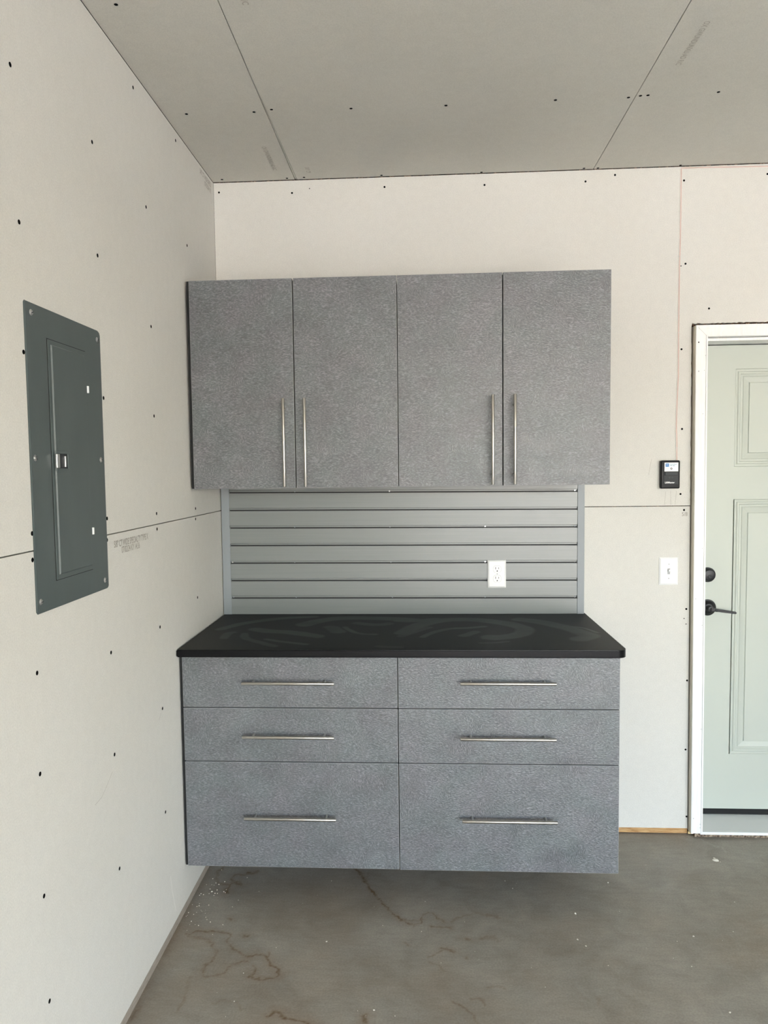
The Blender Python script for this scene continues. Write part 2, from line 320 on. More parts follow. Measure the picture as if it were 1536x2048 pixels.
SW = [[0.0263,1,[[0.0652,-0.3296],[0.1016,-0.2667],[0.1633,-0.188],[0.2335,-0.1335],[0.3148,-0.0974],[0.4,-0.078]]],[0.0406,1,[[0.3909,-0.2419],[0.4294,-0.1758],[0.503,-0.1156],[0.6,-0.1078],[0.7197,-0.1226],[0.8272,-0.1563]]],[0.0334,1,[[0.2043,-0.3299],[0.278,-0.3665],[0.3407,-0.3785],[0.4129,-0.4254],[0.4667,-0.4595]]],[0.0191,0.8,[[0.1822,-0.4137],[0.2123,-0.5041],[0.267,-0.5576],[0.3355,-0.6192]]],[0.0143,1,[[0.2849,-0.504],[0.3504,-0.5469],[0.4371,-0.5883]]],[0.0191,0.8,[[0.1222,-0.4932],[0.1171,-0.4137],[0.1264,-0.3902]]],[0.0334,0.8,[[0.4963,-0.2934],[0.536,-0.3787]]],[0.0131,1,[[0.5527,-0.2935],[0.5908,-0.3788],[0.6337,-0.4208],[0.6731,-0.4254]]],[0.0263,0.8,[[0.5926,-0.2166],[0.6467,-0.2429],[0.6985,-0.2431],[0.7237,-0.2251]]],[0.0239,0.8,[[0.7891,-0.379],[0.8463,-0.2692]]],[0.0167,0.5,[[0.7033,-0.6277],[0.7761,-0.6373]]],[0.0357,1,[[0.7649,-0.1594],[0.8259,-0.1659],[0.9051,-0.1445]]],[0.0412,1,[[0.7824,-0.4047],[0.8267,-0.2943],[0.8861,-0.2001],[0.9658,-0.1511],[1.0692,-0.1455],[1.1553,-0.1923],[1.2234,-0.2668],[1.2459,-0.3375],[1.2143,-0.4311],[1.1553,-0.4696],[1.101,-0.4696]]],[0.0165,1,[[0.8553,-0.4698],[0.9006,-0.3915],[0.9594,-0.323],[1.0291,-0.3091],[1.0946,-0.2808]]],[0.022,0.8,[[1.0044,-0.4441],[1.0586,-0.3782]]],[0.011,1,[[1.0773,-0.4947],[1.1245,-0.507],[1.1647,-0.4821]]],[0.0082,0.8,[[1.0609,-0.5675],[1.1145,-0.5555],[1.1553,-0.5434]]],[0.0192,0.7,[[0.7725,-0.4571],[0.8273,-0.3779],[0.885,-0.2945]]],[0.0412,0.9,[[1.251,-0.1403],[1.3317,-0.2022],[1.4028,-0.296],[1.443,-0.3786],[1.4634,-0.4516],[1.4173,-0.5066]]],[0.0082,1.2,[[1.4054,-0.2817],[1.4737,-0.3102],[1.5063,-0.392]]]]
CR = [[1.385,-0.6191],[1.3616,-0.772],[1.3823,-0.8066],[1.5477,-0.4072],[1.7502,-0.7402],[1.8155,-0.3394],[0.9836,-0.4734],[0.9795,-0.6952],[0.5263,-0.8157],[0.4514,-0.8432],[0.0598,-0.5245],[0.0724,-0.4926],[0.0064,-0.47],[0.0377,-0.701],[0.0979,-1.0224],[0.7042,-1.1384],[1.728,-1.1059],[1.9393,-0.7273],[1.5801,-0.678],[1.1136,-0.6044]]
BIG = [2.0135,-0.2252]
WIRE = [[1.9108,2.7663],[1.913,2.6029],[1.9127,2.4842],[1.911,2.3848],[1.9105,2.2047],[1.9111,2.0839],[1.9126,1.9421],[1.9088,1.8404],[1.9067,1.7382],[1.9095,1.6767],[1.9107,1.5881]]
STAPLE = [[1.9108,2.7634],[1.9106,2.4177],[1.9107,2.1142],[1.91,1.6438]]
WIRET = [[1.9147,2.7665],[2.027,2.7654],[2.2539,2.7613]]
T1 = [[-1.1899,1.3681],[-0.8764,1.3685],[-1.1884,1.3847],[-1.1368,1.3499],[-0.9551,1.3475]]
T2 = [[-0.2153,2.7437],[-0.0014,2.7351],[-0.1264,2.706]]
T3 = [[1.9381,1.3621],[1.9379,1.3808]]
T4 = [[1.6349,-1.0473],[1.6291,-0.792],[1.6219,-1.0578]]
T5 = [[0.4049,-1.2436],[0.4103,-1.2039],[0.2735,-0.3422],[0.2752,-0.0802],[0.4065,-0.126],[0.4057,-0.0075]]
PEN = [[[1.8677,1.4646],[1.8643,1.4085]],[[1.8879,1.4685],[1.8897,1.4083]],[[1.9123,1.4662],[1.907,1.4081]],[[1.8092,1.5998],[1.7977,1.5338]],[[1.7935,2.4599],[1.8514,2.4522]]]
PENL = [[[-1.2564,0.7529],[-1.3033,0.7274],[-1.3343,0.7131],[-1.3761,0.7111]],[[-0.8075,0.2134],[-0.7968,0.1586],[-0.7624,0.0645]],[[-0.8496,0.7889],[-0.8709,0.7709]]]

# ------------------------------------------------------------------ the setting
XR, YF = 6.3, -7.3          # far side wall and the wall with the garage opening
# floor: fine grid where the stains are, one plain apron beyond
def seg_dist(px, py, pts, wob=0.0):
    d = np.full(px.shape, 9.0)
    for (ax, ay), (bx, by) in zip(pts, pts[1:]):
        vx, vy = bx - ax, by - ay; L = vx * vx + vy * vy + 1e-12
        tt = np.clip(((px - ax) * vx + (py - ay) * vy) / L, 0, 1)
        d = np.minimum(d, np.hypot(px - ax - tt * vx, py - ay - tt * vy))
    return d
def vnoise(x, y, seed):
    rng = np.random.RandomState(seed); g = rng.rand(256, 256)
    xi = np.floor(x).astype(int); yi = np.floor(y).astype(int); fx = x - xi; fy = y - yi
    fx = fx * fx * (3 - 2 * fx); fy = fy * fy * (3 - 2 * fy); xi %= 255; yi %= 255
    return (g[xi, yi] * (1 - fx) + g[xi + 1, yi] * fx) * (1 - fy) + (g[xi, yi + 1] * (1 - fx) + g[xi + 1, yi + 1] * fx) * fy
def fbm(x, y, f, seed, o=3):
    s = 0; a = 1; tot = 0
    for i in range(o):
        s = s + a * vnoise(x * f + 50, y * f + 50, seed + i); tot += a; a *= .55; f *= 2.1
    return s / tot
def grid_mesh(name, x0, x1, y0, y1, z, step):
    nx = int(round((x1 - x0) / step)) + 1; ny = int(round((y1 - y0) / step)) + 1
    X, Y = np.meshgrid(np.linspace(x0, x1, nx), np.linspace(y0, y1, ny))
    co = np.stack([X.ravel(), Y.ravel(), np.full(X.size, z)], 1)
    i = np.arange(nx * ny).reshape(ny, nx)
    q = np.stack([i[:-1, :-1].ravel(), i[:-1, 1:].ravel(), i[1:, 1:].ravel(), i[1:, :-1].ravel()], 1)
    return co, q
def np_mesh(name, co, q):
    me = bpy.data.meshes.new(name); me.vertices.add(len(co)); me.vertices.foreach_set('co', co.astype(np.float32).ravel())
    me.loops.add(q.size); me.loops.foreach_set('vertex_index', q.astype(np.int32).ravel())
    me.polygons.add(len(q)); me.polygons.foreach_set('loop_start', np.arange(0, q.size, 4, dtype=np.int32)); me.polygons.foreach_set('loop_total', np.full(len(q), 4, dtype=np.int32))
    me.update(calc_edges=True); return me
def fattr(me, name, val):
    a = me.attributes.new(name, 'FLOAT', 'POINT'); a.data.foreach_set('value', val.astype(np.float32))
co, q = grid_mesh('floor', -.02, 2.7, -1.5, .12, 0, .004)
n0 = len(co)
ext = np.array([[-.12, -1.5, 0], [2.7, -1.5, 0], [2.7, YF - .3, 0], [-.12, YF - .3, 0], [2.7, .12, 0], [XR + .1, .12, 0], [XR + .1, YF - .3, 0], [2.7, YF - .3, 0]], float)
co2 = np.vstack([co, ext]); q2 = np.vstack([q, [[n0, n0 + 3, n0 + 2, n0 + 1], [n0 + 4, n0 + 7, n0 + 6, n0 + 5]]])
me = np_mesh('floor', co2, q2)
px, py = co[:, 0], co[:, 1]
wx = px + (fbm(px, py, 55, 1) - .5) * .022; wy = py + (fbm(px, py, 55, 9) - .5) * .022
grain = fbm(px, py, 160, 21); patch = fbm(px, py, 22, 31)
stain = np.zeros(n0); brown = np.zeros(n0); dust = np.zeros(n0)
for wd, it, pts in ST:
    d = seg_dist(wx, wy, pts)
    core = np.clip(1 - d / (wd * .72), 0, 1) ** .8 * it * np.clip(-.15 + 2.2 * grain * (patch + .4), 0.08, 1.2)
    stain = np.maximum(stain, core)
    brown = np.maximum(brown, np.exp(-(d / (wd * 3.2)) ** 2) * it * .7 * (.4 + patch))
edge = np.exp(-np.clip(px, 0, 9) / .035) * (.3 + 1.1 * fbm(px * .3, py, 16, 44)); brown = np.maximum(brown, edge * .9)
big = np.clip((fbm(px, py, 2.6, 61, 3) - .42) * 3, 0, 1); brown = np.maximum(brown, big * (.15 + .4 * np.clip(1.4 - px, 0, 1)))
for wd, it, pts in FW:
    d = seg_dist(wx, wy, pts); dust = np.maximum(dust, np.clip(1 - d / wd, 0, 1) * it * np.clip(2.2 * grain - .5, 0, 1))
bk = np.exp(-((px - 1.975) ** 2 + (py + .02) ** 2) / .03 ** 2); dust = np.maximum(dust, bk * np.clip(2 * grain - .4, 0, 1))
for arr, nm in ((stain, 'stain'), (brown, 'brown'), (dust, 'dust')): fattr(me, nm, np.concatenate([arr, np.zeros(8)]))
floor = struct(link('floor', me, M['floor']), 'stained bare grey concrete garage floor')
# dust and grit by the left wall: nobody could count it
g = MB()
for _ in range(46):
    x = abs(random.gauss(.0, .075)) + .006; y = random.choice((-.50, -.66, -.60, -.70)) + random.gauss(0, .05)
    r = random.uniform(.0006, .0015); g.box(x - r, x + r, y - r, y + r, 0, r * 1.2)
for _ in range(60):
    x = random.uniform(.1, 2.3); y = random.uniform(-1.3, -.15); r = random.uniform(.0006, .0014); g.box(x - r, x + r, y - r, y + r, 0, r)
gr = g.build('grit', M['crumb']); tag(gr, 'pale grit and dust scattered on the concrete floor, thickest along the left wall', 'dust'); gr['kind'] = 'stuff'

# outside
dv = MB().box(-14, 20, YF - 16, YF - .3, -.12, -.01).build('driveway', M['driveway']); struct(dv)
gd = MB().box(-70, 80, YF - 90, YF - 16.02, -.2, -.05).build('street_ground', M['driveway']); struct(gd)

# walls: framing behind, drywall sheets in front as children
TW = .016
wl = struct(MB().box(-.14, -TW, YF, .14, 0, H + .1).build('wall_left', M['wood_gap']), 'left wall of unpainted drywall sheets')
def sheet(poly, axis, a, b_, m, parent): return MB().prism(poly, axis, a, b_).build('drywall_sheet', m, parent)
wl_up = sheet([(0, ZJ + .0015), (0, H - .003), (-3.66, H - .003), (-3.66, ZJ + .0015)], 'x', -TW, 0, M['drywall'], wl)
wl_lo = sheet([(0, .0315), (0, ZJ - .0015), (-3.66, ZJ - .0015), (-3.66, .0315)], 'x', -TW, 0, M['drywall'], wl)
sheet([(-3.663, ZJ + .0015), (-3.663, H - .003), (YF, H - .003), (YF, ZJ + .0015)], 'x', -TW, 0, M['drywall'], wl)
sheet([(-3.663, .0315), (-3.663, ZJ - .0015), (YF, ZJ - .0015), (YF, .0315)], 'x', -TW, 0, M['drywall'], wl)
# back wall with the door opening (the sheet edge drifts a little off plumb, as in the place)
EDT, EDB = 1.9640, 1.9765   # sheet edge at the top and the foot of the opening
DT = 2.1495
wb = struct(MB().prism([(-.14, 0), (2.0215, 0), (2.0215, 2.09), (2.947, 2.09), (2.947, 0), (XR + .1, 0), (XR + .1, H + .1), (-.14, H + .1)], 'y', TW, .13).build('wall_back', M['rough_wood']), 'back wall of unpainted drywall sheets around the entry door')
edj = EDT + (EDB - EDT) * (DT - ZJ) / DT
rag = [(edj + (EDT - edj) * k / 60 + random.uniform(-.0011, .0009), ZJ + .0015 + (DT - ZJ - .0015) * k / 60) for k in range(1, 60)]
ragt = [(EDT + .002 + (3.0 - EDT - .01) * k / 110, DT + random.uniform(-.0025, .0015)) for k in range(0, 110)]
wb_up = sheet([(.001, ZJ + .0015), (edj, ZJ + .0015)] + rag + ragt + [(3.0, DT), (3.0, ZJ + .0015), (3.3, ZJ + .0015), (3.3, H - .003), (.001, H - .003)], 'y', 0, TW, M['drywall'], wb)
wb_lo = sheet([(.001, .027), (EDB, .027), (edj, ZJ - .0015), (.001, ZJ - .0015)], 'y', 0, TW, M['drywall'], wb)
sheet([(3.0, .027), (XR, .027), (XR, ZJ - .0015), (3.0, ZJ - .0015)], 'y', 0, TW, M['drywall'], wb)
sheet([(3.303, ZJ + .0015), (XR, ZJ + .0015), (XR, H - .003), (3.303, H - .003)], 'y', 0, TW, M['drywall'], wb)
struct(MB().box(XR, XR + .14, YF, .14, 0, H + .1).build('wall_right', M['drywall']))
wf = struct(MB().prism([(-.14, 0), (.85, 0), (.85, 2.45), (6.05, 2.45), (6.05, 0), (XR + .14, 0), (XR + .14, H + .1), (-.14, H + .1)], 'y', YF - .15, YF).build('wall_front', M['drywall']))
# ceiling
ce = struct(MB().box(-.14, XR + .14, YF - .15, .14, H + TW, H + .12).build('ceiling', M['wood_gap']), 'ceiling of unpainted drywall sheets')
X1 = .3456
ce_s = []
xs = [0, X1, X1 + 1.219, X1 + 2.438, X1 + 3.657, X1 + 4.876, XR]
for i in range(6):
    a, b_ = xs[i] + (.0013 if i else 0), xs[i + 1] - .0013
    if i == 0: poly = [(a, -.001), (b_ - .001, -.001), (b_, -1.05), (b_, -3.66), (a, -3.66)]
    elif i == 1: poly = [(a + .0065, -.001), (b_, -.001), (b_, -3.66), (a, -3.66), (a, -1.05)]
    else: poly = [(a, -.001), (b_, -.001), (b_, -3.66), (a, -3.66)]
    ce_s.append(sheet(poly, 'z', H, H + TW, M['ceiling'], ce))
    sheet([(a, -3.663), (b_, -3.663), (b_, YF), (a, YF)], 'z', H, H + TW, M['ceiling'], ce)
MB().prism([(X1 + .0012, -.001), (X1 + .0055, -.001), (X1 + .0016, -.95), (X1 + .0008, -.95)], 'z', H, H + .01).build('paper_edge', M['ceiling'], ce_s[1])
# bottom plates
struct(MB().box(-.012, -.0015, -3.66, 0, 0, .0305).build('trim_1', M['dusty_plate']), 'dusty wooden bottom plate showing under the left wall')
struct(MB().box(0, EDB, .0025, .014, .004, .0262).build('trim_2', M['pine']), 'bare pine bottom plate showing under the back wall')

# drywall screws, each a small black dish
def screw_mesh(axis, r=.0043):
    mb = MB(); n = {'x': Vector((1, 0, 0)), 'y': Vector((0, -1, 0)), 'z': Vector((0, 0, -1))}[axis]
    mb.cyl(n * -.004, n * .0006, r, 14)
    me_o = mb.build('drywall_screw', M['screw_black']); return me_o
def place_screws(axis, pts, locf, parentf, r):
    first = screw_mesh(axis, r)
    for i, p in enumerate(pts):
        o = first if i == 0 else first.copy()
        if i: COL.objects.link(o)
        o.location = locf(p); o.parent = parentf(p); o.scale = (1, 1, 1)
place_screws('x', LS, lambda p: (0, p[0], p[1]), lambda p: wl_up if p[1] > ZJ else wl_lo, .0052)
place_screws('y', BS, lambda p: (p[0], 0, p[1]), lambda p: wb_up if p[1] > ZJ else wb_lo, .0042)
place_screws('y', BT, lambda p: (p[0], 0, p[1]), lambda p: wb_up if p[1] > ZJ else wb_lo, .0022)
place_screws('z', CS, lambda p: (p[0], min(p[1], -.006), H), lambda p: ce_s[[k for k in range(6) if xs[k] <= p[0]][-1]], .0052)

# printed stamps and pencil lines on the paper
text('stamp_text', '5/8" CT WIDE SPECIALTY TYPE X', .0265, (.0006, T1[0][0], T1[0][1] - .0035), (0, 1, 0), (0, 0, 1), M['ink'], wl_lo, squeeze=.70, bold=.0004)
text('stamp_text', '07/02/24 KY 14:36', .0265, (.0006, T1[3][0], T1[3][1] - .006), (0, 1, 0), (0, 0, 1), M['ink'], wl_lo, squeeze=.72, bold=.0003)
text('stamp_text', '5/8" CT WIDE SPECI', .0265, (.0006, -.205, 2.7405), (0, 1, 0), (0, 0, 1), M['ink'], wl_up, squeeze=.70, bold=.0004)
text('stamp_text', '07/02/24 KY', .0265, (.0006, -.140, 2.7155), (0, 1, 0), (0, 0, 1), M['ink'], wl_up, squeeze=.72, bold=.0003)
text('stamp_text', '5/8', .0235, (1.9345, -.0006, 1.362), (1, 0, 0), (0, 0, 1), M['ink'], wb_lo, squeeze=.8, bold=.0003)
text('stamp_text', 'OX GWUNDUNXLI AD R/C', .0235, (T4[0][0], T4[0][1], H - .0006), (T4[1][0] - T4[0][0], T4[1][1] - T4[0][1], 0), (1, 0, 0), M['ink_soft'], ce_s[2], squeeze=.80, bold=.0004)
text('stamp_text', 'R/C', .024, (T5[0][0], T5[0][1] - .013, H - .0006), (0, 1, 0), (1, 0, 0), M['ink_soft'], ce_s[1], squeeze=.9, bold=.0004)
text('stamp_text', 'OX GWUNDUNXLI AD R/C', .0235, (T5[2][0], T5[2][1], H - .0006), (0, 1, 0), (1, 0, 0), M['ink_soft'], ce_s[0], squeeze=.80, bold=.0004)
text('stamp_text', '5/8" CT', .0235, (.404, -.13, H - .0006), (0, 1, 0), (1, 0, 0), M['ink_soft'], ce_s[1], squeeze=.80, bold=.0004)
def mark(pts, axis, wd, m, parent, name='pencil_line'):
    bm = bmesh.new(); L = []; Rr = []
    for i, p in enumerate(pts):
        a = Vector(pts[max(i - 1, 0)]); b_ = Vector(pts[min(i + 1, len(pts) - 1)]); d = (b_ - a).normalized(); nn = Vector((-d.y, d.x)) * wd / 2
        for s_, lst in ((1, L), (-1, Rr)):
            u, v = p[0] + nn.x * s_, p[1] + nn.y * s_
            lst.append(bm.verts.new((.0004, u, v) if axis == 'x' else (u, -.0004, v)))
    for i in range(len(pts) - 1): bm.faces.new((L[i], L[i + 1], Rr[i + 1], Rr[i]))
    me_ = bpy.data.meshes.new(name); bm.to_mesh(me_); bm.free(); return link(name, me_, m, parent)
for i, p in enumerate(PEN):
    if i != 4: mark(p, 'y', .0011, M['pencil'], wb_up)
mark(PENL[0], 'x', .0013, M['pencil'], wl_lo); mark(PENL[1], 'x', .003, M['scuff'], wl_lo, 'scuff_mark'); mark(PENL[2], 'x', .0015, M['pencil'], wl_lo)

# ------------------------------------------------------------------ entry door
d1 = struct(empty('door_1', (2.5, .1, 0)), 'pale sage panelled entry door with black lever and deadbolt')
YD = .10
def dpart(mb, name, m, smooth=False):
    o = mb.build(name, m, None, smooth); o.parent = d1; o.matrix_parent_inverse = Matrix.Translation((-2.5, -.1, 0)); return o
def door_slab():
    # stiles, rails and two fields, each field with stepped moulding rings sunk and raised
    bm = bmesh.new(); X0, X1_, Z0, Z1 = 2.026, 2.938, .0715, 2.0725
    fields = [(2.182, 2.782, 1.563, 1.9745), (2.186, 2.782, .316, 1.425)]
    mb = MB(); mb.bm.free(); mb.bm = bm
    mb.box(X0, X1_, YD + .012, YD + .045, Z0, Z1)
    cuts = [Z0, fields[1][2], fields[1][3], fields[0][2], fields[0][3], Z1]
    mb.box(X0, fields[0][0], YD, YD + .012, Z0, Z1); mb.box(fields[0][1], X1_, YD, YD + .012, Z0, Z1)
    for a, b_ in ((cuts[0], cuts[1]), (cuts[2], cuts[3]), (cuts[4], cuts[5])): mb.box(fields[0][0], fields[0][1], YD, YD + .012, a, b_)
    for (a, b_, c, d) in fields:
        prof = [(0, 0), (.003, .0035), (.010, .0040), (.014, .0005), (.020, .0005), (.024, .0045), (.031, .0040), (.034, .0015), (.054, .0060), (.0575, .0060), (.0595, .0015), (.075, .0015)]
        prev = None
        for t_, dy in prof:
            ring = [bm.verts.new((x, YD + dy, z)) for x, z in ((a + t_, c + t_), (b_ - t_, c + t_), (b_ - t_, d - t_), (a + t_, d - t_))]
            if prev:
                for k in range(4): bm.faces.new((prev[k], prev[(k + 1) % 4], ring[(k + 1) % 4], ring[k]))
            prev = ring
        bm.faces.new(prev)
    me_ = bpy.data.meshes.new('door_slab'); bm.normal_update(); bm.to_mesh(me_); bm.free(); o = link('door_slab', me_, M['door'], d1)
    o.matrix_parent_inverse = Matrix.Translation((-2.5, -.1, 0)); return o
door_slab()
# deadbolt
cx, cz = 2.0785, 1.103
o = dpart(MB().cyl((cx, YD, cz), (cx, YD - .012, cz), .0315, 40, bev=.002).cyl((cx, YD - .012, cz), (cx, YD - .030, cz), .0285, 40, .024, bev=.002), 'deadbolt', M['lock_black'], True); o['label'] = 'matt black round deadbolt'
kr = MB().cyl((cx, YD - .0300, cz - .006), (cx, YD - .0330, cz - .006), .0085, 24, bev=.001).build('key_cylinder', M['charcoal'], o, True)
cx, cz = 2.0805, .961
o = dpart(MB().cyl((cx, YD, cz), (cx, YD - .008, cz), .0350, 40, bev=.002).cyl((cx, YD - .008, cz), (cx, YD - .020, cz), .031, 40, .018, bev=.002).cyl((cx, YD - .018, cz), (cx, YD - .050, cz), .0125, 24, bev=.002), 'lever_rose', M['lock_black'], True); o['label'] = 'matt black round rose'
lv = MB()
lv.hexa([(cx - .004, YD - .046, .9545), (cx - .004, YD - .058, .9545), (2.183, YD - .056, .9405), (2.183, YD - .048, .9405), (cx - .004, YD - .046, .9685), (cx - .004, YD - .058, .9685), (2.183, YD - .056, .9505), (2.183, YD - .048, .9505)])
bmesh.ops.bevel(lv.bm, geom=list(lv.bm.edges), offset=.0022, segments=2, affect='EDGES')
o = dpart(lv, 'lever_handle', M['lock_black'], True); o['label'] = 'matt black lever'
dpart(MB().cyl((2.098, YD - .052, .958), (2.098, YD - .0595, .958), .0065, 20, bev=.001), 'lever_key_cylinder', M['charcoal'], True)
dpart(MB().box(2.026, 2.938, YD + .004, YD + .04, .045, .0715), 'door_sweep', M['black_rubber'])
dpart(MB().box(2.026, 2.938, YD + .008, YD + .02, 2.0725, 2.076), 'weatherstrip', M['black_rubber'])
th = MB().prism([(YD + .045, 0.02), (YD + .045, .044), (YD + .0, .0445), (-.022, .0285), (-.030, .026), (-.030, .0165), (-.02, .0165)], 'x', 2.022, 2.94)
o = dpart(th, 'threshold', M['threshold']); o['label'] = 'grey aluminium threshold'
dpart(MB().box(2.020, 2.98, -.0345, -.0300, .0160, .0275, .001), 'threshold_nosing', M['nosing'])
rg = MB().box(2.0, 2.96, -.018, .14, .0, .0165)
bmesh.ops.subdivide_edges(rg.bm, edges=[e for e in rg.bm.edges if abs(e.verts[0].co.x - e.verts[1].co.x) > .5], cuts=90)
for v in rg.bm.verts:
    if v.co.y < 0: v.co.y += random.uniform(-.006, .006)
struct(rg.build('trim_6', M['rough_edge']), 'ragged brown edge of concrete and wood under the threshold')
# frame
def lean(z): return .0105 * (1 - z / 2.13)
def leg(name, x0, x1, y0, y1, z0, z1, m, miter=0, parent=None):
    mb = MB(); mb.hexa([(x0 + lean(z0), y1, z0), (x1 + lean(z0), y1, z0), (x1 + lean(z0), y0, z0), (x0 + lean(z0), y0, z0),
                        (x0, y1, z1), (x1, y1, z1 - miter), (x1, y0, z1 - miter), (x0, y0, z1)])
    return mb.build(name, m, parent)
CT = 2.1365
t3 = struct(leg('trim_3', 1.9705, 2.0175, -.0325, .0, .020, CT, M['casing'], .047), 'white painted left casing leg of the entry door')
leg('casing_back_edge', 1.9700, 1.9712, -.0315, .015, .018, CT, M['casing_side'], 0, t3)
leg('casing_bead', 2.0115, 2.0175, -.0355, -.0320, .020, CT - .041, M['casing'], .006, t3)
leg('casing_bead', 1.9716, 1.9790, -.0345, -.0320, .020, CT - .001, M['casing'], .0074, t3)
hb = MB().hexa([(2.0185, 0, CT - .047), (3.0, 0, CT - .047), (3.0, -.0325, CT - .047), (2.0185, -.0325, CT - .047), (1.9715, 0, CT), (3.0, 0, CT), (3.0, -.0325, CT), (1.9715, -.0325, CT)])
t4 = struct(hb.build('trim_4', M['casing']), 'white painted head casing above the entry door')
MB().hexa([(2.0185, -.032, CT - .047), (2.99, -.032, CT - .047), (2.99, -.0355, CT - .047), (2.0185, -.0355, CT - .047), (2.0120, -.032, CT - .041), (2.99, -.032, CT - .041), (2.99, -.0355, CT - .041), (2.0120, -.0355, CT - .041)]).build('casing_bead', M['casing'], t4)
MB().hexa([(1.985, -.032, CT - .0135), (2.99, -.032, CT - .0135), (2.99, -.0337, CT - .0135), (1.985, -.0337, CT - .0135), (1.9725, -.032, CT - .001), (2.99, -.032, CT - .001), (2.99, -.0345, CT - .001), (1.9725, -.0345, CT - .001)]).build('casing_bead', M['casing'], t4)
struct(MB().box(2.96, 3.01, -.0325, 0, .020, CT - .001).build('trim_7', M['casing']), 'white painted right casing leg of the entry door')
# nail holes in the casing
nh = [(1.9815, 2.068), (1.9835, 1.952), (2.006, 1.955), (2.010, 2.015), (2.003, 1.78), (1.985, 1.02), (2.009, 1.23), (2.013, .91), (2.016, .47), (1.990, .085), (2.018, .06), (2.018, .045)]
for i, (x, z) in enumerate(nh):
    r = .0030 if i in (0, 1) else .0016
    MB().cyl((x, -.0315, z), (x, -.0335 if x < 1.98 or x > 2.0115 else -.0329, z), r, 10).build('nail_hole', M['screw_black'] if i in (0, 5, 9) else M['plastic_line'], t3)
# jamb
t5 = struct(MB().box(2.0225, 2.026, 0, .15, .02, 2.08).box(2.0225, 2.945, 0, .15, 2.0765, 2.088).box(2.941, 2.945, 0, .15, .02, 2.08).build('trim_5', M['casing']), 'white door jamb inside the casing')
MB().box(1.978, 2.4, -.006, .003, .004, .016, .002).build('foam_lump', mat('yellow_wood_chip', (.72, .56, .28), .9)[0], t3).scale = (1, 1, 1)
bpy.data.objects['foam_lump'].name = 'wood_shim'
for v in bpy.data.objects['wood_shim'].data.vertices:
    if v.co.x > 2.1: v.co.x = v.co.x - 2.4 + 2.012

# bit of curled fibre above the casing
cw = [(1.985 + .006 * math.cos(a) + .0012 * a, -.002, 2.1435 + .006 * math.sin(a) + (.0008 if a > 5 else 0)) for a in [i * .45 for i in range(15)]] + [(2.02, -.001, 2.1400), (2.05, -.001, 2.1405)]
tag(MB().tube(cw, .0008, 6).build('wire_curl', M['black_plastic']), 'thin black curl of wire above the top left corner of the door casing', 'wire')

# ------------------------------------------------------------------ bars
def bar_handle(parent, a, b_, face_y, posts):
    mb = MB(); mb.cyl(a, b_, .0058, 28, bev=.0012)
    o = mb.build('handle', M['nickel'], parent, True)
    for p in posts:
        mb.bm = None
    pm = MB()
    for p in posts: pm.cyl((p[0], face_y, p[2]), (p[0], p[1], p[2]), .0042, 16)
    tmp = pm.build('handle_posts', M['nickel'], None, True)
    # one object for bar and posts
    bm = bmesh.new(); bm.from_mesh(o.data); bm.from_mesh(tmp.data); bm.to_mesh(o.data); bm.free()
    bpy.data.objects.remove(tmp)
    for p in o.data.polygons: p.use_smooth = True
    try: o.data.set_sharp_from_angle(angle=math.radians(40))
    except Exception: pass
    return o
def front(name, x0, x1, y0, z0, z1, parent, th=.018):
    mb = MB(); mb.box(x0, x1, y0, y0 + th, z0, z1, .0010, 2)
    o = mb.build(name, M['laminate'], parent); o.data.materials.append(M['laminate_edge'])
    for p in o.data.polygons:
        if p.normal.y > -.95: p.material_index = 1
    return o

# ------------------------------------------------------------------ wall cabinets
UY = -.4624
def wall_cab(x0, xm, x1, label, hx, zt_l, zt_m, zt_r):
    r = tag(empty('wall_cabinet', ((x0 + x1) / 2, 0, 1.508)), label, 'cabinet', 'grey wall cabinets')
    r_inv = Matrix.Translation(-r.location)
    ps = []
    b = MB()
    ya = UY + .0215; x0b, x1b = x0 + .001, x1 - .001
    b.box(x0b, x0b + .018, ya, -.002, 1.509, 2.260); b.box(x1b - .018, x1b, ya, -.002, 1.509, 2.260)
    b.box(x0b + .018, x1b - .018, ya, -.002, 1.509, 1.527); b.box(x0b + .018, x1b - .018, ya, -.002, 2.242, 2.260)
    b.box(x0b + .018, x1b - .018, -.012, -.002, 1.527, 2.242); b.box(x0b + .018, x1b - .018, ya + .02, -.012, 1.875, 1.893)
    ps.append(b.build('body', M['cab_inside'], r))
    for k, (a, c, h) in enumerate(((x0, xm - .0021, hx[0]), (xm + .0021, x1, hx[1]))):
        d = front('door', a, c, UY, 1.5075, 2.2635, r); ps.append(d)
        zt = 1.8317
        bar_handle(d, (h, UY - .035, 1.5125), (h, UY - .035, zt), UY, [(h, UY - .035, zt - .035), (h, UY - .035, 1.5125 + .0365)])
    for p in ps: p.matrix_parent_inverse = r_inv
    return r
wc1 = wall_cab(.0180, .3978, .7728, 'left-hand grey textured wall cabinet with two doors, against the left wall', (.3610, .4383), 2.264, 2.264, 2.263)
wc2 = wall_cab(.7756, 1.1505, 1.5297, 'right-hand grey textured wall cabinet with two doors, nearer the entry door', (1.1115, 1.1898), 2.263, 2.263, 2.263)
fs = MB().box(.0095, .0172, UY + .001, UY + .12, 1.509, 2.262).build('filler_strip', M['black_rubber'], wc1); fs.matrix_parent_inverse = Matrix.Translation(-wc1.location); fs['label'] = 'black strip along the left edge'

